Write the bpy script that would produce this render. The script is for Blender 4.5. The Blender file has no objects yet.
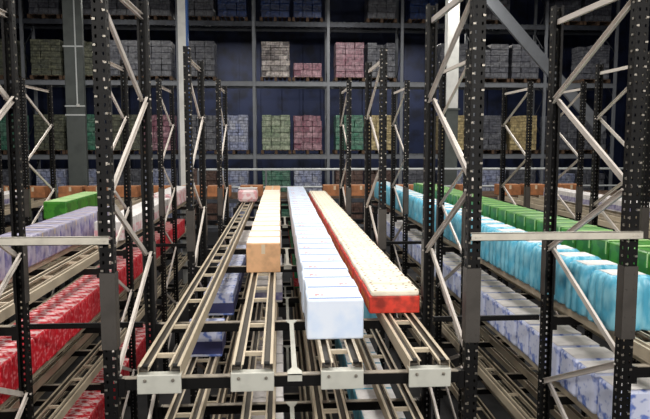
import bpy, bmesh, math, random
from mathutils import Vector, Matrix
random.seed(7)
col = bpy.context.scene.collection
CAM_Z = 4.2                       # eye height above the warehouse floor
def Zr(r): return CAM_Z + r       # heights are noted relative to the eye

# ------------------------------------------------------------ materials
def lin(c):
    return tuple(((v/255)/12.92 if v/255 <= .04045 else ((v/255+.055)/1.055)**2.4) for v in c) + (1,)
def mat(name, c, rough=.5, metal=0., noise=0., nscale=8., bump=0., c2=None, nlo=.45, nhi=.65, coat=0.):
    m = bpy.data.materials.new(name); m.use_nodes = True
    nt = m.node_tree; b = nt.nodes['Principled BSDF']
    b.inputs['Roughness'].default_value = rough; b.inputs['Metallic'].default_value = metal
    b.inputs['Coat Weight'].default_value = coat
    tc = nt.nodes.new('ShaderNodeTexCoord')
    n = nt.nodes.new('ShaderNodeTexNoise'); n.inputs['Scale'].default_value = nscale; n.inputs['Detail'].default_value = 5
    nt.links.new(tc.outputs['Object'], n.inputs['Vector'])
    r = nt.nodes.new('ShaderNodeValToRGB'); e = r.color_ramp.elements
    e[0].position = nlo; e[1].position = nhi
    k = 1-noise
    e[0].color = lin(c); e[1].color = lin(c2) if c2 else lin(tuple(v*k for v in c))
    nt.links.new(n.outputs['Fac'], r.inputs['Fac']); nt.links.new(r.outputs['Color'], b.inputs['Base Color'])
    if bump:
        bp = nt.nodes.new('ShaderNodeBump'); bp.inputs['Strength'].default_value = bump; bp.inputs['Distance'].default_value = .01
        nt.links.new(n.outputs['Fac'], bp.inputs['Height']); nt.links.new(bp.outputs['Normal'], b.inputs['Normal'])
    return m
def stack_mat(name, c1, c2, mortar, bw=.3, rh=.18, scale=1., wrap=.35):
    """shrink-wrapped cartons: courses of boxes with seams, film crinkle in the bump"""
    m = bpy.data.materials.new(name); m.use_nodes = True; nt = m.node_tree; b = nt.nodes['Principled BSDF']
    tc = nt.nodes.new('ShaderNodeTexCoord')
    sep = nt.nodes.new('ShaderNodeSeparateXYZ'); nt.links.new(tc.outputs['Object'], sep.inputs[0])
    ad = nt.nodes.new('ShaderNodeMath'); ad.operation = 'ADD'
    nt.links.new(sep.outputs['X'], ad.inputs[0]); nt.links.new(sep.outputs['Y'], ad.inputs[1])
    cb = nt.nodes.new('ShaderNodeCombineXYZ'); nt.links.new(ad.outputs[0], cb.inputs['X']); nt.links.new(sep.outputs['Z'], cb.inputs['Y'])
    br = nt.nodes.new('ShaderNodeTexBrick'); br.inputs['Scale'].default_value = scale
    br.inputs['Brick Width'].default_value = bw; br.inputs['Row Height'].default_value = rh
    br.inputs['Mortar Size'].default_value = .012; br.inputs['Mortar Smooth'].default_value = 1
    br.inputs['Color1'].default_value = lin(c1); br.inputs['Color2'].default_value = lin(c2); br.inputs['Mortar'].default_value = lin(mortar)
    nt.links.new(cb.outputs[0], br.inputs['Vector'])
    n = nt.nodes.new('ShaderNodeTexNoise'); n.inputs['Scale'].default_value = 12; n.inputs['Detail'].default_value = 6
    nt.links.new(tc.outputs['Object'], n.inputs['Vector'])
    rp = nt.nodes.new('ShaderNodeValToRGB'); rp.color_ramp.elements[0].position = .38; rp.color_ramp.elements[1].position = .62
    rp.color_ramp.elements[0].color = (.3, .3, .32, 1)
    nt.links.new(n.outputs['Fac'], rp.inputs['Fac'])
    mx = nt.nodes.new('ShaderNodeMixRGB'); mx.blend_type = 'MULTIPLY'; mx.inputs[0].default_value = .75
    nt.links.new(br.outputs['Color'], mx.inputs[1]); nt.links.new(rp.outputs['Color'], mx.inputs[2])
    nt.links.new(mx.outputs[0], b.inputs['Base Color'])
    bp = nt.nodes.new('ShaderNodeBump'); bp.inputs['Strength'].default_value = .6; bp.inputs['Distance'].default_value = .03
    nt.links.new(n.outputs['Fac'], bp.inputs['Height']); nt.links.new(bp.outputs['Normal'], b.inputs['Normal'])
    b.inputs['Roughness'].default_value = wrap
    return m
def pack_mat(name, c, spots, spot_scale=14., rough=.35, lo=.5, hi=.58, stretch=(1, 1, 1), bump=.3):
    m = mat(name, c, rough, c2=spots, nscale=spot_scale, nlo=lo, nhi=hi, bump=bump)
    nt = m.node_tree; mp = nt.nodes.new('ShaderNodeMapping'); mp.inputs['Scale'].default_value = stretch
    tc = [n for n in nt.nodes if n.type == 'TEX_COORD'][0]; no = [n for n in nt.nodes if n.type == 'TEX_NOISE'][0]
    nt.links.new(tc.outputs['Object'], mp.inputs[0]); nt.links.new(mp.outputs[0], no.inputs['Vector'])
    no.inputs['Detail'].default_value = 2
    return m

M = dict(
 black   = mat('black_powder_coat', (13,12,12), .55, 0, .15, 14),
 gunmetal= mat('splice_plate_grey', (78,74,70), .5, .2, .08, 10),
 zinc_glint    = mat('zinc_and_slot_glint', (150,144,134), .4, .5, .2, 30),
 brace   = mat('galvanised_brace', (200,192,184), .45, .1, .05, 5),
 tie     = mat('painted_tie_beam', (206,200,186), .45, .15, .08, 8),
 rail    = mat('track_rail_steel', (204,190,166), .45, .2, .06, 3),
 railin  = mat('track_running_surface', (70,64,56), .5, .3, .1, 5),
 cap     = mat('end_cap_grey', (196,196,186), .5, .1, .04, 10),
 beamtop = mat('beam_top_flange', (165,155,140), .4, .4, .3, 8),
 rubber  = mat('black_rubber', (22,22,22), .7),
 floor   = mat('dusty_concrete', (52,52,54), .7, 0, .3, 3),
 navy    = mat('dark_blue_cladding', (36,48,84), .6, 0, .4, 1.5),
 ceil    = mat('dark_roof_deck', (30,32,38), .7, 0, .3, 2),
 rackgrey= mat('grey_rack_steel', (124,128,134), .5, .1, .06, 3),
 rackdark= mat('dark_rack_steel', (66,70,78), .5, .3, .2, 5),
 deck    = mat('slatted_deck_steel', (70,76,78), .45, .5, .3, 6),
 colgrey = mat('grey_column_paint', (84,90,88), .6, 0, .12, 3),
 colwhite= mat('white_column_paint', (225,226,222), .5, 0, .08, 3),
 colblue = mat('blue_column_flange', (40,90,160), .5),
 wood    = mat('pallet_wood', (96,74,56), .8, 0, .4, 9),
 conduit = mat('grey_conduit', (200,205,205), .4),
 tan     = mat('tan_cardboard', (222,174,130), .7, 0, .1, 10),
 cream   = mat('cream_carton_top', (250,242,226), .6, 0, .05, 9),
 tape    = mat('beige_packing_tape', (214,196,168), .3),
 white   = mat('white_blue_carton', (226,236,252), .5, 0, .06, 5, c2=(206,224,250)),
 pinkmark= mat('pink_print', (226,150,150), .5),
 bluemark= mat('pale_blue_print', (112,142,200), .5),
 redtray = mat('red_tray_card', (222,66,48), .5, 0, .3, 12),
 creamlid= mat('cream_lid', (250,240,218), .5, 0, .05, 12),
 dot     = mat('dark_cap_dots', (72,60,50), .5),
 cyan    = pack_mat('cyan_shrink_pack', (84,172,202), (136,202,222), 16, stretch=(1,1,.35), lo=.42, hi=.62),
 cyandk  = mat('teal_bottle_caps', (30,120,160), .4),
 green   = pack_mat('green_pack', (66,138,44), (48,112,36), 8),
 greenlid= mat('pale_green_lid', (180,220,150), .5, 0, .1, 9),
 orange  = mat('orange_print', (222,120,40), .5),
 redpack = pack_mat('red_white_pack', (206,24,44), (240,206,206), 16, lo=.44, hi=.56),
 redpk2  = mat('red_carton', (198,22,40), .45, 0, .2, 26, c2=(226,120,126), nlo=.5, nhi=.66),
 bluepack= pack_mat('white_blue_multipack', (208,214,238), (104,128,200), 13, lo=.5, hi=.62),
 lilac   = pack_mat('lilac_white_pack', (176,172,194), (112,108,156), 9, lo=.45, hi=.68),
 pink    = pack_mat('pink_white_carton', (238,220,222), (224,170,176), 9),
 plain   = mat('plain_white_carton', (232,228,226), .55, 0, .1, 8),
 navybox = mat('navy_carton_side', (52,56,104), .5),
 greencard = mat('dark_green_card', (30,130,80), .5),
)

def dot_pattern(m, dark):
    nt = m.node_tree; b = nt.nodes['Principled BSDF']; src = b.inputs['Base Color'].links[0].from_socket
    tc = nt.nodes.new('ShaderNodeTexCoord'); v = nt.nodes.new('ShaderNodeTexVoronoi'); v.voronoi_dimensions = '2D'
    v.inputs['Scale'].default_value = 12; v.inputs['Randomness'].default_value = .5
    nt.links.new(tc.outputs['Object'], v.inputs['Vector'])
    lt = nt.nodes.new('ShaderNodeMath'); lt.operation = 'LESS_THAN'; lt.inputs[1].default_value = .14
    nt.links.new(v.outputs['Distance'], lt.inputs[0])
    sp = nt.nodes.new('ShaderNodeSeparateXYZ'); nt.links.new(tc.outputs['Normal'], sp.inputs[0])
    up = nt.nodes.new('ShaderNodeMath'); up.operation = 'GREATER_THAN'; up.inputs[1].default_value = .9; nt.links.new(sp.outputs['Z'], up.inputs[0])
    mu = nt.nodes.new('ShaderNodeMath'); mu.operation = 'MULTIPLY'; nt.links.new(lt.outputs[0], mu.inputs[0]); nt.links.new(up.outputs[0], mu.inputs[1])
    mx = nt.nodes.new('ShaderNodeMixRGB'); mx.inputs[2].default_value = lin(dark)
    nt.links.new(mu.outputs[0], mx.inputs[0]); nt.links.new(src, mx.inputs[1]); nt.links.new(mx.outputs[0], b.inputs['Base Color'])
dot_pattern(M['creamlid'], (96,70,50))

# ------------------------------------------------------------ mesh helpers
def box(bm, x0, x1, y0, y1, z0, z1, mi=0):
    v = [bm.verts.new(p) for p in ((x0,y0,z0),(x1,y0,z0),(x1,y1,z0),(x0,y1,z0),(x0,y0,z1),(x1,y0,z1),(x1,y1,z1),(x0,y1,z1))]
    fs = [bm.faces.new([v[i] for i in q]) for q in ((0,3,2,1),(4,5,6,7),(0,1,5,4),(1,2,6,5),(2,3,7,6),(3,0,4,7))]
    for f in fs: f.material_index = mi
    return fs
def rbox(bm, x0, x1, y0, y1, z0, z1, r=.01, mi=0, seg=2):
    b2 = bmesh.new(); box(b2, x0, x1, y0, y1, z0, z1)
    bmesh.ops.bevel(b2, geom=b2.edges[:], offset=r, segments=seg, affect='EDGES', profile=.5)
    mp = {v: bm.verts.new(v.co) for v in b2.verts}
    for f in b2.faces:
        n = bm.faces.new([mp[v] for v in f.verts]); n.material_index = mi
    b2.free()
def bar(bm, p0, p1, w, t, side=Vector((1,0,0)), mi=0, channel=True):
    """a pressed channel section bar from p0 to p1: web plus two lips"""
    p0, p1 = Vector(p0), Vector(p1); d = (p1-p0); L = d.length; d.normalize()
    s = side.normalized(); u = d.cross(s).normalized()
    def bb(a0, a1, b0, b1):
        vs = []
        for l in (0, L):
            for (a, b) in ((a0,b0),(a1,b0),(a1,b1),(a0,b1)):
                vs.append(bm.verts.new(p0 + d*l + u*a + s*b))
        for q in ((0,1,2,3),(7,6,5,4),(0,4,5,1),(1,5,6,2),(2,6,7,3),(3,7,4,0)):
            f = bm.faces.new([vs[i] for i in q]); f.material_index = mi
    if channel:
        th = .004
        bb(-w/2, w/2, 0, th); bb(-w/2, -w/2+th, th, t); bb(w/2-th, w/2, th, t)
    else: bb(-w/2, w/2, -t/2, t/2)
def cyl(bm, c, axis, r, L, n=12, mi=0):
    c = Vector(c); a = Vector(axis).normalized(); q = Vector((0,0,1)).rotation_difference(a)
    m = Matrix.Translation(c + a*L/2) @ q.to_matrix().to_4x4()
    r_ = bmesh.ops.create_cone(bm, cap_ends=True, segments=n, radius1=r, radius2=r, depth=L, matrix=m)
    for f in {f for v in r_['verts'] for f in v.link_faces}: f.material_index = mi
def obj(name, bm, mats, parent=None, label=None):
    bmesh.ops.recalc_face_normals(bm, faces=bm.faces[:])
    me = bpy.data.meshes.new(name); bm.to_mesh(me); bm.free()
    for m in (mats if isinstance(mats, (list, tuple)) else [mats]): me.materials.append(m)
    o = bpy.data.objects.new(name, me); col.objects.link(o)
    if parent: o.parent = parent
    if label: o['label'] = label
    return o
def tag(o, label, cat, group=None):
    o['label'] = label; o['category'] = cat
    if group: o['group'] = group
    return o
def thing(name, loc=(0,0,0), rz=0):
    o = bpy.data.objects.new(name, None); col.objects.link(o); o.location = loc; o.rotation_euler.z = rz
    o.empty_display_size = .1
    return o
def struct(o): o['kind'] = 'structure'; return o
def dup(root, loc, rz=0):
    r = root.copy(); col.objects.link(r); r.location = loc; r.rotation_euler.z = rz
    for ch in list(root.children):
        c = ch.copy(); col.objects.link(c); c.parent = r
        for g in list(ch.children):
            d = g.copy(); col.objects.link(d); d.parent = c
    return r
class Maker:
    """builds the first thing once, then copies it"""
    def __init__(s, fn): s.fn, s.first, s.n = fn, None, 0
    def __call__(s, loc, rz=0):
        if s.first is None:
            s.first = s.fn(); s.first.location = loc; s.first.rotation_euler.z = rz; return s.first
        return dup(s.first, loc, rz)

ONES = 'zeroth first second third fourth fifth sixth seventh eighth ninth tenth eleventh twelfth thirteenth fourteenth fifteenth sixteenth seventeenth eighteenth nineteenth'.split()
TENS = {2:('twentieth','twenty'),3:('thirtieth','thirty'),4:('fortieth','forty')}
def nth(i):
    if i < 20: return ONES[i]
    t, u = divmod(i, 10)
    return TENS[t][0] if u == 0 else TENS[t][1] + '-' + ONES[u]

# ------------------------------------------------------------ the building shell
bm = bmesh.new(); box(bm, -18, 22, -3, 32, -.1, 0); struct(obj('floor', bm, M['floor']))
bm = bmesh.new(); box(bm, -18, 22, -3, 32, 12.5, 12.6); struct(obj('ceiling', bm, M['ceil']))
bm = bmesh.new(); box(bm, -18, 22, 31.8, 32, 0, 12.5)
for i in range(40): box(bm, -18+i, -17.9+i, 31.74, 31.8, 0, 12.5)
struct(obj('wall_back', bm, M['navy']))
bm = bmesh.new(); box(bm, -18.2, -18, -3, 32, 0, 12.5); struct(obj('wall_left', bm, M['navy']))
bm = bmesh.new(); box(bm, 22, 22.2, -3, 32, 0, 12.5); struct(obj('wall_right', bm, M['navy']))

# ------------------------------------------------------------ storage block geometry
ROWS_Y = [(4.05, 5.3), (7.75, 9.05), (11.6, 12.95), (15.3, 16.6)]
ROW_X = [-7.65, -5.36, -4.36, -2.07, -1.055, 1.22, 2.25, 4.48, 5.46, 7.74]
ROW_NAME = {-7.65:'at the left edge', -5.36:'far left', -4.36:'outside the left bay', -2.07:'across the left gangway', -1.055:'left of the central lanes',
            1.22:'right of the central lanes', 2.25:'across the right gangway', 4.48:'outside the right bay', 5.46:'far right', 7.74:'at the right edge'}
PAIR_NAME = ['nearest', 'second-nearest', 'farthest']
TOP = 1.11; PW, PD = .081, .076
LEVEL = [-1.37, -2.07, -2.77, -3.47]      # running surface of the tracks
BEAM_DROP = .09

def make_post(front):
    """perforated upright: three-sided pressed section with lips, slot holes down its web and sides"""
    bm = bmesh.new(); H = Zr(TOP); pitch = .05; n = int(H/pitch); h = n*pitch
    def strip(P, width, cols, hw, hh):
        xs = [0]
        for c in cols: xs += [c-hw/2, c+hw/2]
        xs.append(width); zs = [0]
        for i in range(n): zs += [i*pitch+(pitch-hh)/2, i*pitch+(pitch+hh)/2]
        zs.append(h)
        grid = [[bm.verts.new(P(x, z)) for x in xs] for z in zs]
        for j in range(len(zs)-1):
            for i in range(len(xs)-1):
                if i % 2 == 1 and j % 2 == 1: continue
                bm.faces.new((grid[j][i], grid[j][i+1], grid[j+1][i+1], grid[j+1][i]))
    s = 1 if front else -1
    y0 = -PD/2*s; y1 = PD/2*s
    strip(lambda x, z: (x-PW/2, y0, z), PW, [.02, PW-.02], .012, .02)
    strip(lambda x, z: (-PW/2, y0+x*s, z), PD, [.04], .014, .018)
    strip(lambda x, z: (PW/2, y0+x*s, z), PD, [.04], .014, .018)
    for sx in (-1, 1):
        box(bm, sx*PW/2 - (.018 if sx > 0 else 0), sx*PW/2 + (.018 if sx < 0 else 0), y1-.002, y1+.002, 0, h)
    # added bright tabs: glints on the slot edges put into colour and shape
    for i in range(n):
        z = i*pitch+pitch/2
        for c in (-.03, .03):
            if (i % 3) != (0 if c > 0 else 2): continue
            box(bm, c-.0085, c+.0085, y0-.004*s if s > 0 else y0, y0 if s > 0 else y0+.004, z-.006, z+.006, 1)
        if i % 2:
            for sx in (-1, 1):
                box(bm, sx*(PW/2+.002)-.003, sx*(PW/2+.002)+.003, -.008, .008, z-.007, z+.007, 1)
    me_o = obj('upright_post', bm, [M['black'], M['zinc_glint']])
    return me_o
def make_splice():
    bm = bmesh.new(); z0, z1 = Zr(-1.27), Zr(-.79); w, d = PW/2+.006, PD/2+.006
    box(bm, -w, w, -d, -d+.004, z0, z1); box(bm, -w, -w+.004, -d, d, z0, z1); box(bm, w-.004, w, -d, d, z0, z1)
    for z in (z0+.05, z0+.15, z1-.15, z1-.05):
        for x in (-.025, .025): cyl(bm, (x, -d, z), (0,-1,0), .006, .004, 8)
    return obj('splice_plate', bm, M['gunmetal'])
NF = [.9, -.3, -1.46, -2.62, -3.75]; NB = [.34, -.88, -2.02, -3.15]
def make_frame_fn(gap):
    def fn():
        t = thing('upright_frame')
        for y, fr in ((0, True), (gap, False)):
            p = make_post(fr); p.parent = t; p.location = (0, y, 0)
            sp = make_splice(); sp.parent = p
            if not fr: sp.rotation_euler.z = math.pi
            b = bmesh.new(); box(b, -.07, .07, -.06, .06, 0, .008)
            for x in (-.055, .055): cyl(b, (x, -.045, .008), (0,0,1), .008, .02, 8)
            f = obj('base_plate', b, M['gunmetal'], p)
        pts = []
        for i in range(4): pts += [((0, PD/2+.005, NF[i]), (0, gap-PD/2-.005, NB[i]), -1), ((0, gap-PD/2-.005, NB[i]), (0, PD/2+.005, NF[i+1]), 1)]
        for a, c, s in pts:
            bm = bmesh.new(); a = Vector((.012*s, a[1]-.012*(1 if a[1]<gap/2 else -1), Zr(a[2]))); c = Vector((.012*s, c[1]-.012*(1 if c[1]<gap/2 else -1), Zr(c[2])))
            bar(bm, a, c, .042, .02*s if False else .02, Vector((s,0,0)))
            for q in (a, c): cyl(bm, q+Vector((-.04,0,0)), (1,0,0), .008, .08, 8)
            obj('diagonal_brace', bm, M['brace'], t)
        for z in (.97, -4.0):
            bm = bmesh.new(); bar(bm, (-.012, PD/2, Zr(z)), (-.012, gap-PD/2, Zr(z)), .042, .024); obj('horizontal_brace', bm, M['brace'], t)
        return t
    return fn
def in_view(pts, m=40):
    yaw = math.radians(3.93)
    xs = []
    for x, y in pts:
        d = x*math.sin(yaw)+y*math.cos(yaw); xs.append(325+655*(x*math.cos(yaw)-y*math.sin(yaw))/d if d > .5 else (9999 if x > 0 else -9999))
    return min(xs) < 650+m and max(xs) > -m
mk = {}
for k, (ya, yb) in enumerate(ROWS_Y[:3]):
    gap = round(yb-ya, 2)
    if gap not in mk: mk[gap] = Maker(make_frame_fn(gap))
    for x in ROW_X:
        if not in_view([(x, ya), (x, yb)]): continue
        f = mk[gap]((x, ya, 0))
        tag(f, f'black perforated rack frame, {PAIR_NAME[k]}, in the post line {ROW_NAME[x]}', 'rack frame', 'black rack upright frames')

# low stands carrying the rear ends of the tracks
def stand():
    t = thing('track_stand'); H = Zr(-1.5)
    for y in (0, 1.3):
        bm = bmesh.new(); box(bm, -PW/2, PW/2, y-.035, y+.035, 0, H); box(bm, -.07, .07, y-.06, y+.06, 0, .008); obj('leg', bm, M['black'], t)
    bm = bmesh.new(); bar(bm, (-.01, .035, .5), (-.01, 1.265, 1.6), .042, .02); obj('diagonal_brace', bm, M['brace'], t)
    bm = bmesh.new(); box(bm, -.02, .02, .035, 1.265, H-.06, H); obj('top_bar', bm, M['black'], t)
    return t
mks = Maker(stand)
for x in ROW_X: tag(mks((x, 15.3, 0)), f'low black stand at the track rears, post line {ROW_NAME[x]}', 'stand', 'low stands at the rear')

# ------------------------------------------------------------ beams
BAYS = {'left': (-4.36, -2.07), 'central': (-1.055, 1.22), 'right': (2.25, 4.48), 'far left': (-7.65, -5.36), 'far right': (5.46, 7.74)}
LV = ['top', 'second', 'third', 'fourth']
def beam_mesh(L):
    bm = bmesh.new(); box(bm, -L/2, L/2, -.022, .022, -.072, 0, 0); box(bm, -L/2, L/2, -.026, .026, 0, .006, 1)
    for s in (-1, 1):                       # hook plates at the posts
        box(bm, s*L/2-.02, s*L/2+.02, -.028, .028, -.11, .006, 0)
    return bm
Yall = [y for p in ROWS_Y for y in p]
YN = ['nearest', 'second-nearest', 'third-nearest', 'fourth-nearest', 'fourth from back', 'third from back', 'second from back', 'rearmost']
beam_cache = {}
for bay, (xa, xb) in BAYS.items():
    L = xb-xa-PW-.044; cx = (xa+xb)/2
    for li, lz in enumerate(LEVEL):
        if bay.startswith('far') and li > 1: continue
        for yi, y in enumerate(Yall):
            if not in_view([(xa, y), (xb, y)]): continue
            if L not in beam_cache: o = beam_cache[L] = obj('cross_beam', beam_mesh(L), [M['black'], M['beamtop']])
            else: o = beam_cache[L].copy(); col.objects.link(o)
            o.location = (cx, y, Zr(lz-BEAM_DROP-.006))
            tag(o, f'black cross beam, {LV[li]} tier of {bay} bay, {YN[yi]}', 'beam', 'black cross beams carrying the tracks')
# tie beams across the two gangways
def tie(x0, x1, y, z, m, label, h=.05):
    bm = bmesh.new(); L = x1-x0
    box(bm, 0, L, -.002, .002, -h/2, h/2); box(bm, 0, L, -.002, .03, h/2-.004, h/2); box(bm, 0, L, -.002, .03, -h/2, -h/2+.004)
    for x in (.03, .06, L-.06, L-.03): cyl(bm, (x, -.002, 0), (0,-1,0), .007, .006, 8)
    o = obj('tie_beam', bm, m); o.location = (x0, y, Zr(z)); tag(o, label, 'beam')
tie(-2.13, -1.03, 4.05-PD/2-.035, -.585, M['tie'], 'pale painted tie beam crossing the left gangway at the near posts')
tie(1.19, 2.30, 4.05-PD/2-.035, -.585, M['tie'], 'pale painted tie beam crossing the right gangway at the near posts')
for k, y in enumerate((5.3, 9.05, 12.95)):
    for (a, b, nm) in ((-2.02, -1.12, 'left'), (1.27, 2.18, 'right')):
        if not in_view([(a, y), (b, y)], 0): continue
        tie(a, b, y-.015, -1.47 if k == 0 else -1.4, M['black'], f'dark low tie beam in the {nm} gangway, {["nearest","second","third"][k]} of its three', .04)

# ------------------------------------------------------------ spacer struts with flared feet
def make_spacer(L):
    bm = bmesh.new(); w, f = .017, .046
    pr = [(-f,0),(f,0),(f,.03),(w,.1),(w,L-.1),(f,L-.03),(f,L),(-f,L),(-f,L-.03),(-w,L-.1),(-w,.1),(-f,.03)]
    for z in (0,):
        a = [bm.verts.new((x, y, 0)) for x, y in pr]; b = [bm.verts.new((x, y, .006)) for x, y in pr]
        bm.faces.new(a[::-1]); bm.faces.new(b)
        for i in range(len(pr)): bm.faces.new((a[i], a[(i+1)%len(pr)], b[(i+1)%len(pr)], b[i]))
    box(bm, -f, f, -.034, -.028, -.04, .006); box(bm, -f, f, -.034, 0, 0, .006)
    return obj('spacer_strut', bm, M['cap'])
for li in (0, 1, 2):
    for k, (ya, yb) in enumerate(ROWS_Y[:3]):
        o = make_spacer(yb-ya); o.location = (.085, ya, Zr(LEVEL[li]-BEAM_DROP))
        tag(o, f'pale flared spacer strut between the middle lanes, {LV[li]} tier, {["nearest","middle","farthest"][k]}', 'strut', 'flared spacer struts')

# ------------------------------------------------------------ tracks
Y0, Y1 = 3.98, 16.7
HW = .131
def make_track():
    t = thing('shuttle_track'); L = Y1-Y0; DR = BEAM_DROP
    for s in (-1, 1):
        bm = bmesh.new()
        def b(x0, x1, z0, z1, mi=0):
            lo, hi = sorted((s*x0, s*x1)); box(bm, lo, hi, .005, L, z0, z1, mi)
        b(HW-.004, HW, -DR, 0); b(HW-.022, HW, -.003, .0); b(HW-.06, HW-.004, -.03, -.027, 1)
        b(HW-.066, HW-.062, -.03, -.004); b(HW-.076, HW-.062, -.006, -.003)
        b(HW-.03, HW, -DR, -DR+.004)
        r = obj('rail', bm, [M['rail'], M['railin']], t)
        st = bmesh.new(); x = s*(HW-.04)
        cyl(st, (x-.016, .05, -.013), (1,0,0), .013, .032, 12)
        obj('end_stop_roller', st, M['rubber'], r)
    y = .28; k = 0
    while y < L-.1:
        bm = bmesh.new(); w = HW-.064
        box(bm, -w, w, y-.016, y+.016, -.012, -.009); box(bm, -w, w, y-.016, y-.013, -.035, -.012); box(bm, -w, w, y+.013, y+.016, -.035, -.012)
        obj('cross_tie', bm, M['rail'], t); y += (.68, .82, .46)[k % 3]; k += 1
    bm = bmesh.new(); rbox(bm, -HW-.004, HW+.004, -.014, .004, -.172, -.05, .006); box(bm, -HW-.004, HW+.004, -.002, .05, -.054, -.05)
    cp = obj('end_cap', bm, M['cap'], t, 'pale grey folded end cap')
    for s in (-1, 1):
        b = bmesh.new(); cyl(b, (s*.085, -.014, -.085), (0,-1,0), .006, .02, 10); cyl(b, (s*.085, -.014, -.085), (0,-1,0), .011, .006, 6); obj('pin', b, M['zinc_glint'], cp)
    return t
track = Maker(make_track)
LANE = {'central': [-.752, -.18, .382, .94], 'right': [2.57, 3.125, 3.68, 4.2], 'left': [-2.41, -2.965, -3.52, -4.04],
        'far right': [5.8, 6.35, 6.9, 7.42], 'far left': [-5.7, -6.25, -6.8, -7.32]}
for bay, xs in LANE.items():
    for li, lz in enumerate(LEVEL):
        if bay.startswith('far') and li > 1: continue
        for i, x in enumerate(xs):
            t = track((x, Y0, Zr(lz)))
            who = ('leftmost','second from left','second from right','rightmost')[i] if bay == 'central' else ('nearest gangway','second from gangway','third from gangway','farthest from gangway')[i]
            tag(t, f'steel ladder track, {LV[li]} tier of {bay} bay, {who}', 'track', 'ladder-like shuttle tracks')

# ------------------------------------------------------------ cartons
def wrap(name, root_bm, mats):  # one-mesh thing
    return obj(name, root_bm, mats)
def carton_cream():
    t = thing('carton'); w, l, h = .36, .468, .31
    bm = bmesh.new(); rbox(bm, -w/2, w/2, -l/2, l/2, 0, h, .008); obj('box_body', bm, M['tan'], t)
    bm = bmesh.new(); rbox(bm, -w/2+.003, w/2-.003, -l/2+.04, l/2-.012, h-.001, h+.004, .002, seg=1); obj('lid_sheet', bm, M['cream'], t, 'cream white top')
    bm = bmesh.new(); box(bm, -.02, .02, -l/2-.001, -l/2, .2, h-.01); obj('tape', bm, M['tape'], t)
    return t
def carton_tan():
    t = thing('carton'); w, l, h = .36, .468, .31
    bm = bmesh.new(); rbox(bm, -w/2, w/2, -l/2, l/2, 0, h, .008); obj('box_body', bm, M['tan'], t)
    bm = bmesh.new(); box(bm, -.02, .02, -l/2+.01, l/2-.01, h, h+.001); obj('tape', bm, M['tape'], t)
    return t
def carton_white():
    t = thing('carton'); w, l, h = .4, .33, .29
    bm = bmesh.new(); rbox(bm, -w/2, w/2, -l/2, l/2, 0, h, .016, seg=3); obj('box_body', bm, M['white'], t)
    bm = bmesh.new(); box(bm, -w/2+.015, w/2-.015, -l/2+.014, -l/2+.044, h, h+.0012); obj('lid_seam', bm, M['bluemark'], t)
    bm = bmesh.new()
    for (x, y, r) in ((-.12, -.02, .018), (-.085, -.035, .012), (-.13, -.06, .01)): cyl(bm, (x, y, h), (0,0,1), r, .0012, 14)
    box(bm, -.105, -.06, -.075, -.068, h, h+.0012)
    obj('printed_mark', bm, M['pinkmark'], t, 'small pink printed mark')
    return t
def carton_white2():
    t = carton_white()
    for c in t.children:
        if c.name.startswith('printed_mark'): c.location.x = .2
    return t
def tray_red():
    t = thing('bottle_tray'); w, l, h = .41, .27, .19
    bm = bmesh.new(); rbox(bm, -w/2, w/2, -l/2, l/2, 0, h-.05, .008)
    obj('tray', bm, M['redtray'], t, 'red cardboard tray')
    bm = bmesh.new(); rbox(bm, -w/2+.012, w/2-.004, -l/2+.002, l/2-.014, h-.052, h, .016)
    ld = obj('cover', bm, M['creamlid'], t, 'cream wrapped top')
    bm = bmesh.new()
    box(bm, -w/2-.001, -w/2+.002, -.1, .1, .03, .09)
    obj('side_print', bm, M['orange'], t)
    return t
def pack_cyan():
    t = thing('drinks_pack'); w, l, h = .4, .38, .4
    def ring(bm, z, k):
        pts = []; nx, ny = 4, 3
        def side(p0, p1, n, nrm):
            for i in range(n*6):
                u = i/(n*6); a = math.sin(math.pi*((u*n) % 1))
                pts.append((p0[0]+(p1[0]-p0[0])*u + nrm[0]*a*.022, p0[1]+(p1[1]-p0[1])*u + nrm[1]*a*.022))
        a, b = w/2-.024, l/2-.024
        side((-a,-b),(a,-b),nx,(0,-1)); side((a,-b),(a,b),ny,(1,0)); side((a,b),(-a,b),nx,(0,1)); side((-a,b),(-a,-b),ny,(-1,0))
        return [bm.verts.new((x*k, y*k, z)) for x, y in pts]
    bm = bmesh.new(); rs = [ring(bm, z, k) for z, k in ((0,.96),(.02,1),(.13,1),(.15,.985),(.17,1),(.28,1),(.33,.97),(.375,.9),(h-.005,.8),(h,.6))]
    for p, q in zip(rs, rs[1:]):
        for i in range(len(p)): f = bm.faces.new((p[i], p[(i+1)%len(p)], q[(i+1)%len(p)], q[i])); f.smooth = True
    bm.faces.new(rs[0][::-1]); bm.faces.new(rs[-1]); obj('film_wrap', bm, M['cyan'], t)
    bm = bmesh.new(); box(bm, -.13, .13, -.1, .1, h-.002, h+.003); obj('carry_strap', bm, M['plain'], t)
    return t
def pack_green():
    t = thing('drinks_pack'); w, l, h = .42, .31, .5
    bm = bmesh.new(); rbox(bm, -w/2, w/2, -l/2, l/2, 0, h, .02, seg=3); obj('box_body', bm, M['green'], t)
    bm = bmesh.new(); box(bm, -w/2+.02, w/2-.02, -l/2+.004, -l/2+.04, h-.001, h+.004); box(bm, -w/2-.002, -w/2+.001, -l/2+.012, -l/2+.03, h-.12, h-.01); obj('lid_flap', bm, M['greenlid'], t)
    bm = bmesh.new(); cyl(bm, (-w/2+.002, .03, .2), (-1,0,0), .045, .004, 16); obj('printed_mark', bm, M['orange'], t)
    return t
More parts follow.
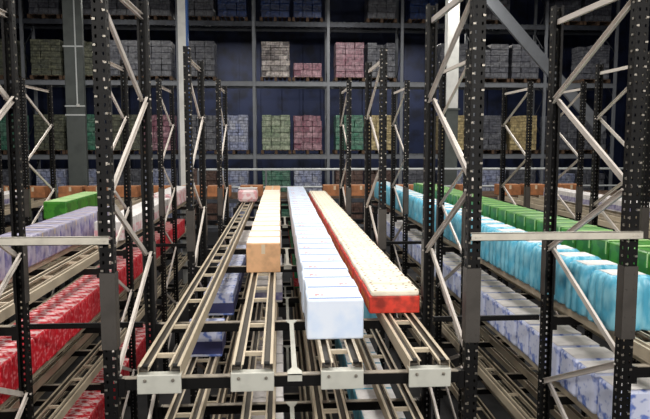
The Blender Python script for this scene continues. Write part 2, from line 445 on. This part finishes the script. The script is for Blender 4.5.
def simple(name, w, l, h, m, r=.012, extra=None, em=None, nm='printed_panel'):
    def fn():
        t = thing(name)
        bm = bmesh.new(); rbox(bm, -w/2, w/2, -l/2, l/2, 0, h, r); obj('box_body', bm, m, t)
        bm = bmesh.new()
        if extra == 'lid': box(bm, -w/2+.012, w/2-.012, -l/2+.012, l/2-.012, h-.001, h+.002)
        elif extra == 'tape': box(bm, -w/2+.01, w/2-.01, -.02, .02, h, h+.001); box(bm, -w/2-.001, -w/2+.001, -.02, .02, h-.08, h-.01); box(bm, w/2-.001, w/2+.001, -.02, .02, h-.08, h-.01)
        elif extra == 'side':
            box(bm, -w/2-.002, w/2+.002, -l/2-.002, l/2+.002, .03, h*.55)
        obj(nm, bm, em, t)
        return t
    return fn
mk_cream, mk_tan, mk_white, mk_white2, mk_tray, mk_cyan, mk_green = map(Maker, (carton_cream, carton_tan, carton_white, carton_white2, tray_red, pack_cyan, pack_green))
mk_blue = Maker(simple('multipack', .4, .3, .33, M['bluepack'], .03, 'lid', M['plain'], 'lid_panel'))
mk_redp = Maker(simple('multipack', .4, .24, .32, M['redpk2'], .02, 'lid', M['redpack'], 'lid_panel'))
mk_lilac = Maker(simple('carton', .4, .4, .34, M['lilac'], .02, 'tape', M['tape'], 'tape'))
mk_pink = Maker(simple('carton', .4, .42, .27, M['plain'], .012, 'side', M['pink']))
mk_pinkB = Maker(simple('carton', .4, .5, .33, M['pink'], .03, 'lid', M['plain'], 'lid_panel'))
mk_plain = Maker(simple('carton', .4, .3, .24, M['plain'], .01, 'side', M['lilac']))
mk_navy = Maker(simple('carton', .36, .4, .28, M['bluepack'], .015, 'side', M['navybox']))
mk_gcard = Maker(simple('carton', .38, .36, .27, M['greencard'], .01, 'side', M['redpk2']))
mk_grn2 = Maker(simple('carton', .42, .6, .32, M['green'], .03, 'lid', M['greenlid'], 'lid_panel'))
mk_cyn2 = Maker(simple('multipack', .4, .36, .3, M['cyan'], .03, 'lid', M['plain'], 'lid_panel'))
mk_shut = Maker(simple('carton', .46, .4, .32, M['pinkB'] if 'pinkB' in M else M['pink'], .08, 'lid', M['plain'], 'lid_panel'))

def row(maker, x, level, y0, y1, pitch, desc, place, group, cat='carton', alt=None):
    n = int((y1-y0)/pitch + 1e-6)
    for i in range(n):
        m = maker
        if alt: m = alt(i, n) or maker
        j = random.uniform(-.006, .006)
        t = m((x+j, y0+pitch*(i+.5), Zr(LEVEL[level])), 0)
        d = desc if isinstance(desc, str) else desc(i, n)
        if i == 0: lab = f'{d} at the near end of {place}'
        elif i == n-1: lab = f'{d} at the far end of {place}'
        elif i <= n//2: lab = f'{d}, {nth(i+1)} from near end of {place}'
        else: lab = f'{d}, {nth(n-i)} from far end of {place}'
        tag(t, lab, cat, group)
row(mk_cream, -.18, 0, 6.87, 16.5, .5, lambda i, n: 'tan carton' if i >= n-3 else 'cream-topped tan carton', 'the middle-left row', 'cream-topped cartons in a row', alt=lambda i, n: mk_tan if i >= n-3 else None)
row(mk_white, .38, 0, 4.44, 16.5, .36, 'pale blue-white carton', 'the central row', 'pale blue-white cartons in a row', alt=lambda i, n: mk_white2 if i % 3 == 1 else None)
row(mk_tray, .918, 0, 5.12, 16.3, .3, 'red tray with cream dotted top', 'the row right of centre', 'red trays with cream tops in a row', 'tray')
row(mk_cyan, 2.57, 0, 4.5, 16.6, .4, 'cyan wrapped drinks pack', 'the cyan row', 'cyan drinks packs in a row', 'pack')
row(mk_green, 3.125, 0, 4.6, 14.2, .33, 'green drinks pack', 'the green row', 'green drinks packs in a row', 'pack')
row(mk_blue, 2.57, 1, 4.3, 16.4, .34, 'white and blue multipack', 'the row below cyan packs', 'white and blue multipacks', 'pack')
row(mk_plain, 6.9, 0, 10.5, 16.4, .36, 'small white carton', 'the far right row', 'small white cartons on the far right')
row(mk_pink, -2.41, 0, 9.3, 13.4, .45, 'white carton with pink side', 'the left gangway row', 'white and pink cartons on the left')
row(mk_pinkB, -2.41, 0, 13.5, 16.6, .52, 'large pink-white carton', 'the left row', 'large pink-white cartons')
row(mk_redp, -2.41, 1, 4.9, 15.4, .26, 'red multipack', 'the red row in the left bay', 'red multipacks in a row', 'pack')
row(mk_redp, -2.41, 3, 6.2, 11.5, .26, 'red multipack', 'the lowest red row', 'red multipacks on the lowest tier', 'pack')
row(mk_lilac, -2.965, 0, 6.3, 11.2, .42, 'lilac-white carton', 'the lilac row in the left bay', 'lilac-white cartons')
row(mk_grn2, -4.04, 0, 12.0, 14.6, .62, 'green carton', 'the short green row on the left', 'green cartons on the left')
row(mk_plain, -6.25, 0, 10.2, 16.4, .38, 'small white carton', 'the far left row', 'small white cartons on the far left')
row(mk_navy, -.752, 1, 7.78, 11.8, .42, 'white and navy carton', 'the lower left row', 'white and navy cartons below')
t = mk_navy((-.752, 6.25+.2, Zr(LEVEL[1]))); tag(t, 'single white and navy carton alone on the lower left track', 'carton')
row(mk_plain, -.752, 1, 12.2, 16.2, .32, 'small white carton', 'the rear lower left row', 'small white cartons below left')
row(mk_plain, -.18, 1, 8.4, 16.2, .32, 'small white carton', 'the row below cream cartons', 'small white cartons below centre')
row(mk_gcard, .38, 1, 9.2, 16.2, .38, 'green carton with red side', 'the row beneath pale blue cartons', 'green and red cartons below')
row(mk_cyn2, .93, 1, 7.4, 14, .38, 'cyan multipack', 'the row below red trays', 'cyan multipacks below', 'pack')
row(mk_plain, -.18, 2, 5.0, 9.5, .34, 'small white carton', 'the deepest row left of centre', 'small white cartons deep below')
row(mk_cyn2, .93, 2, 5.6, 9, .38, 'cyan multipack', 'the deepest row below red trays', 'cyan multipacks deep below', 'pack')
t = mk_shut((-.752, 15.4, Zr(LEVEL[0]))); tag(t, 'lone rounded pink-white carton at far end of the empty left track', 'carton')

# ------------------------------------------------------------ transverse shelf behind the lanes
t = thing('transfer_deck', (0, 17.9, 0)); tag(t, 'long slatted transfer deck running crosswise behind the lanes', 'deck')
bm = bmesh.new()
for i in range(7): box(bm, -9, 10.5, -.8+i*.25, -.62+i*.25, Zr(-1.45), Zr(-1.4))
obj('deck_slats', bm, M['wood'], t)
for y in (-.85, .9):
    for z in (-1.55, -2.3, -3.0):
        bm = bmesh.new(); box(bm, -9, 10.5, y-.03, y+.03, Zr(z), Zr(z+.1)); obj('edge_beam', bm, M['rackdark'], t)
for i in range(14):
    for y in (-.85, .9):
        bm = bmesh.new(); box(bm, -9+i*1.5-.04, -9+i*1.5+.04, y-.04, y+.04, 0, Zr(-1.55)); obj('leg', bm, M['rackdark'], t)
def tanbox():
    t = thing('carton'); bm = bmesh.new(); rbox(bm, -.3, .3, -.22, .22, 0, .28, .01); obj('box_body', bm, M['tan2'], t)
    bm = bmesh.new(); box(bm, -.3+.01, .3-.01, -.025, .025, .28, .281); box(bm, -.03, .03, -.221, -.22, .16, .27); obj('tape', bm, M['tape'], t); return t
M['tan2'] = mat('orange_brown_cardboard', (180,118,76), .7, 0, .2, 6)
mk_ob = Maker(tanbox); n = 0
for x in (-8.3,-7.66,-7.0,-6.34,-5.4,-4.72,-4.0,-3.1,-2.3,-1.6,-.75,1.45,2.15,3.4,4.1,5.1,6.2,6.9,7.9):
    t = mk_ob((x, 17.5+random.uniform(-.05,.05), Zr(-1.4))); n += 1
    tag(t, f'orange-brown carton behind the lanes, {nth(n)} from the left', 'carton', 'orange-brown cartons along the transfer deck')
# handrail behind
t = thing('handrail', (0, 19.45, 0)); tag(t, 'thin white handrail behind the transfer deck', 'handrail')
bm = bmesh.new(); cyl(bm, (-2.4, 0, Zr(-.78)), (1,0,0), .035, 14, 10); obj('top_rail', bm, M['conduit'], t)
bm = bmesh.new(); cyl(bm, (-2.4, 0, Zr(-1.3)), (1,0,0), .025, 14, 10); obj('mid_rail', bm, M['conduit'], t)
for i in range(8):
    bm = bmesh.new(); cyl(bm, (-2.4+1.99*i, 0, 0), (0,0,1), .03, Zr(-.78), 10); obj('post', bm, M['rackgrey'], t)

# ------------------------------------------------------------ pallet racking at the back
BY = 24.0; BX = [-.91+2.68*k for k in range(-5, 6)]; BL = [4.3, 2.2, -.42, -3.0]
def rack_post():
    t = thing('rack_upright'); 
    for y in (0, 1.1):
        bm = bmesh.new(); box(bm, -.05, .05, y-.04, y+.04, 0, 11); obj('upright_post', bm, M['rackgrey'], t)
    bm = bmesh.new(); z = .3; s = 0
    while z < 10.4: bar(bm, (0, .04 if s else 1.06, z), (0, 1.06 if s else .04, z+.8), .04, .02); z += .8; s ^= 1
    obj('lattice', bm, M['rackdark'], t); return t
mp_ = Maker(rack_post)
for i, x in enumerate(BX): tag(mp_((x, BY, 0)), f'tall grey pallet rack upright at the back, {nth(i+1)} from the left', 'rack upright', 'grey pallet rack uprights at the back')
def rack_shelf(dark=False):
    t = thing('rack_shelf'); 
    for y in (0, 1.1):
        bm = bmesh.new(); box(bm, .05, 2.63, y-.025, y+.025, -.16, 0); box(bm, .05, 2.63, y-.035, y+.035, -.02, 0); obj('shelf_beam', bm, M['rackdark'] if dark else M['rackgrey'], t)
    bm = bmesh.new()
    for k in range(17): box(bm, .1+k*.15, .18+k*.15, -.0, 1.1, .0, .02)
    obj('deck_slats', bm, M['deck'], t); return t
ms = Maker(rack_shelf); msd = Maker(lambda: rack_shelf(True)); LN = ['uppermost', 'upper', 'middle', 'lower']
for i, x in enumerate(BX[:-1]):
    for li, z in enumerate(BL):
        tag((msd if li == 0 else ms)((x, BY, Zr(z))), f'grey slatted pallet shelf, {LN[li]} level, {nth(i+1)} bay from the left', 'shelf', 'pallet rack shelves at the back')

def S(name, *a, **k): return stack_mat(name, *a, **k)
ST = {
 'grey': (S('wrap_grey', (120,122,128), (92,94,104), (50,52,58)), 'grey film-wrapped'),
 'blue': (S('wrap_blue', (150,160,196), (196,200,214), (50,54,80), bw=.2, rh=.22), 'white and blue'),
 'greenw': (S('wrap_greenwhite', (176,186,160), (130,150,120), (60,76,60), bw=.34, rh=.15), 'pale green and white'),
 'pinkish': (S('wrap_pink', (176,140,150), (150,104,118), (80,60,74), bw=.24, rh=.14), 'dusty pink'),
 'pinkred': (S('wrap_redwhite', (190,150,160), (130,70,90), (60,50,66), bw=.2, rh=.2), 'pink and grey checked'),
 'green': (S('wrap_green', (70,130,106), (110,150,130), (30,60,54), bw=.26, rh=.16), 'sea-green'),
 'yellow': (S('wrap_yellow', (214,196,146), (186,166,120), (110,96,66), bw=.3, rh=.12), 'straw-yellow'),
 'olive': (S('wrap_olive', (120,122,100), (96,100,88), (50,52,46), bw=.26, rh=.1), 'olive-grey'),
 'brown': (S('wrap_brown', (120,94,84), (100,78,70), (60,46,42), bw=.28, rh=.2), 'dull brown'),
 'film': (S('wrap_film_highlight', (200,190,184), (90,84,84), (30,30,32), wrap=.1), 'shiny film-wrapped'),  # the film's bright highlight is put into the pale colour
 'dkblue': (S('wrap_darkblue', (40,70,130), (30,50,96), (16,24,50)), 'dark blue'),
}
def pallet(kind, x, li, h, w=1.02, side=''):
    z = Zr(BL[li]+.02); t = thing('pallet_load', (x, BY-.05, z))
    bm = bmesh.new()
    for i in range(7): box(bm, -.55+i*.166, -.55+i*.166+.1, 0, 1.1, .12, .14)
    for i in (-.55, -.05, .45): box(bm, i, i+.1, 0, 1.1, 0, .12)
    obj('pallet', bm, M['wood'], t)
    bm = bmesh.new(); ny = max(2, int(h/.2)); nx = 3; ch = h/ny
    for j in range(ny):
        for i in range(nx):
            for k in range(2):
                jx = random.uniform(-.012, .012); jy = random.uniform(-.012, .012)
                if j == ny-1 and random.random() < .12: continue
                rbox(bm, -w/2+i*w/nx+jx+.003, -w/2+(i+1)*w/nx+jx-.003, .04+k*.5+jy, .04+(k+1)*.5+jy-.006, .142+j*ch, .142+(j+1)*ch-.004, .012, seg=1)
    obj('carton_stack', bm, ST[kind][0], t)
    return t
used = {}
PL = { # bay index from left (0..9): (level -> slot kinds)
 0: {1:('grey','olive'), 2:('brown','green'), 3:('blue','brown')},
 1: {0:('dkblue','grey'), 1:('grey','olive'), 2:('green','green'), 3:('blue','grey')},
 2: {0:('grey','grey'), 1:('olive','olive'), 2:('olive','green'), 3:('blue','blue')},
 3: {0:('grey','grey'), 1:('grey','grey'), 2:('olive','pinkred'), 3:('grey','blue')},
 4: {0:('grey','dkblue'), 1:('grey',None), 2:('grey','blue'), 3:('brown','blue')},
 5: {0:('dkblue','dkblue'), 1:('film','pinkred'), 2:('greenw','pinkred'), 3:('green','blue')},
 6: {0:(None,'grey'), 1:('pinkish','grey'), 2:('green','yellow'), 3:('brown','brown')},
 7: {0:('dkblue',None), 1:(None,'grey'), 2:(None,'yellow'), 3:('grey','blue')},
 8: {0:('grey',None), 1:('grey','grey'), 2:('grey','yellow'), 3:('blue','grey')},
 9: {0:('grey','grey'), 1:(None,'grey'), 2:('grey','grey'), 3:('blue','grey')},
}
for b, lv in PL.items():
    for li, pair in lv.items():
        for s, kd in enumerate(pair):
            if not kd: continue
            h = (1.2, 1.25, 1.27, 1.9)[li]
            if (b, li, s) == (5, 1, 1): h = .5
            t = pallet(kd, BX[b]+(.78, 1.93)[s], li, h)
            tag(t, f'{ST[kd][1]} pallet load, {LN[li]} rack level, {"left" if s == 0 else "right"} in {nth(b+1)} bay from left', 'pallet load', 'pallet loads in the back racking')
# second rank further back keeps the aisle behind closed: roof trusses
for i in range(5):
    t = thing('roof_truss', (2, 2+i*6.5, 11.2)); tag(t, f'dark steel roof truss under the ceiling, {nth(i+1)} from the viewer', 'truss', 'dark roof trusses')
    for z in (0, 1.0):
        bm = bmesh.new(); box(bm, -20, 20, -.08, .08, z-.08, z+.08); obj('chord', bm, M['ceil'], t)
    bm = bmesh.new()
    for k in range(20): bar(bm, (-20+2*k, 0, .08), (-19+2*k, 0, .92), .08, .05, Vector((0,1,0))); bar(bm, (-19+2*k, 0, .92), (-18+2*k, 0, .08), .08, .05, Vector((0,1,0)))
    obj('web_members', bm, M['ceil'], t)

# ------------------------------------------------------------ columns
t = thing('building_column', (-5.99, 20.0, 0)); tag(t, 'thick grey building column with conduit on its face, left side', 'column')
bm = bmesh.new(); rbox(bm, -.27, .27, -.1, .1, 0, 12.5, .02); obj('shaft', bm, M['colgrey'], t)
bm = bmesh.new(); cyl(bm, (.08, -.13, Zr(1.1)), (0,0,1), .022, 8, 8); obj('conduit', bm, M['conduit'], t)
for z in (1.08, .82, 2.8):
    bm = bmesh.new(); box(bm, -.29, .29, -.115, -.1, Zr(z)-.02, Zr(z)+.02); bb = obj('clamp_band', bm, M['conduit'], t)
bm = bmesh.new(); rbox(bm, .05, .14, -.16, -.1, Zr(1.05), Zr(1.14), .01); obj('junction_box', bm, M['colwhite'], t)
t = thing('building_column', (-2.68, 19.05, 0)); tag(t, 'slim white steel column with a blue edge, left of centre', 'column')
bm = bmesh.new(); box(bm, -.14, .08, -.13, -.11, 0, 12.5); box(bm, -.04, -.02, -.11, .11, 0, 12.5); box(bm, -.14, .08, .11, .13, 0, 12.5); obj('shaft', bm, M['colwhite'], t)
bm = bmesh.new(); box(bm, .08, .13, -.13, .13, 0, 12.5); obj('edge_strip', bm, M['colblue'], t)
t = thing('building_column', (5.24, 20.0, 0)); tag(t, 'white upper, grey lower building column, right of centre', 'column')
bm = bmesh.new(); rbox(bm, -.18, .18, -.18, .18, Zr(1.05), 12.5, .015); obj('upper_shaft', bm, M['colwhite'], t)
bm = bmesh.new(); rbox(bm, -.19, .19, -.19, .19, 0, Zr(1.0), .015); box(bm, -.24, .24, -.22, .22, Zr(1.0), Zr(1.05)); obj('lower_shaft', bm, M['colgrey'], t)
bm = bmesh.new(); bar(bm, (5.62, 19.78, Zr(5.05)), (10.0, 19.78, Zr(.35)), .34, .12, Vector((0,1,0)))
o = obj('wind_brace', bm, M['rackgrey']); tag(o, 'wide flat grey diagonal wind brace high on the right', 'brace')

# ------------------------------------------------------------ high-bay lamps and light
def lamp(tilt=0., drop=3.4):
    t = thing('high_bay_lamp'); bm = bmesh.new(); rbox(bm, -.75, .75, -.12, .12, .02, .12, .02); h = obj('housing', bm, M['colgrey'], t); h.rotation_euler.x = tilt
    bm = bmesh.new(); box(bm, -.72, .72, -.1, .1, .0, .02); d = obj('diffuser', bm, M['lampglow'], t); d.rotation_euler.x = tilt
    for x in (-.5, .5):
        bm = bmesh.new(); cyl(bm, (x, 0, .1), (0,0,1), .008, drop-.1, 6); obj('hanger', bm, M['rackdark'], t)
    return t
m = bpy.data.materials.new('lamp_glow'); m.use_nodes = True; b = m.node_tree.nodes['Principled BSDF']
b.inputs['Emission Color'].default_value = (1,.97,.92,1); b.inputs['Emission Strength'].default_value = 6; M['lampglow'] = m
ml = Maker(lambda: lamp(0, 3.5)); mlt = Maker(lambda: lamp(math.radians(58), 6.2)); n = 0
def area(x, y, z, sx, sy, power, tilt=0., c=(1, .96, .9)):
    l = bpy.data.lights.new('high_bay_light', 'AREA'); l.shape = 'RECTANGLE'; l.size = sx; l.size_y = sy; l.energy = power; l.color = c
    o = bpy.data.objects.new('high_bay_light', l); col.objects.link(o); o.location = (x, y, z); o.rotation_euler.x = tilt; return o
for (x, y, z, p) in ((.3, -2.4, 6.3, 265), (-3.6, -2.2, 6.3, 170), (4.0, -2.2, 6.3, 220), (.3, 3.6, 9, 50), (.3, 7.5, 9, 130), (.3, 12.5, 9, 170),
                     (-3.4, 4.5, 9, 120), (3.8, 4.5, 9, 150), (-3.6, 10, 9, 170), (3.8, 10, 9, 190), (-6.5, 14.5, 9, 170), (6.8, 14.5, 9, 170),
                     (-5.5, 21, 9, 110), (2.2, 21, 9, 150), (5.3, 18.7, 9, 70), (9, 21, 9, 110), (-2, 28.5, 9, 200), (6, 28.5, 9, 200)):  # last two are unseen lamps, added to brighten the back wall
    n += 1; tl = math.radians(58) if z < 7 else 0; t = (mlt if tl else ml)((x, y, z)); tag(t, f'long white high-bay lamp hanging from the roof, {nth(n)} from the front', 'lamp', 'high-bay lamps')
    area(x, y+.04*math.sin(tl), z-.03, 1.5, .4, p, tl)

w = bpy.data.worlds.new('World'); bpy.context.scene.world = w; w.use_nodes = True
w.node_tree.nodes['Background'].inputs[0].default_value = (.5, .6, 1, 1); w.node_tree.nodes['Background'].inputs[1].default_value = .05

# ------------------------------------------------------------ camera
cd = bpy.data.cameras.new('camera'); cam = bpy.data.objects.new('camera', cd); col.objects.link(cam)
cam.location = (0, 0, CAM_Z); cd.sensor_width = 36; cd.lens = 655/650*36; cd.clip_end = 100
cam.rotation_euler = (math.radians(90-5.8), 0, math.radians(-3.93))
sc = bpy.context.scene; sc.camera = cam
sc.view_settings.view_transform = 'Standard'; sc.view_settings.look = 'None'; sc.view_settings.gamma = 1; sc.view_settings.exposure = 0.1
sc.view_settings.use_curve_mapping = False

for o in bpy.data.objects:
    if o.get('category') and len(o['label'].replace('-', ' ').split()) > 16: print('LONG', o['label'])
for k, v in (('black', .22), ('gunmetal', .3)):
    M[k].node_tree.nodes['Principled BSDF'].inputs['Specular IOR Level'].default_value = v
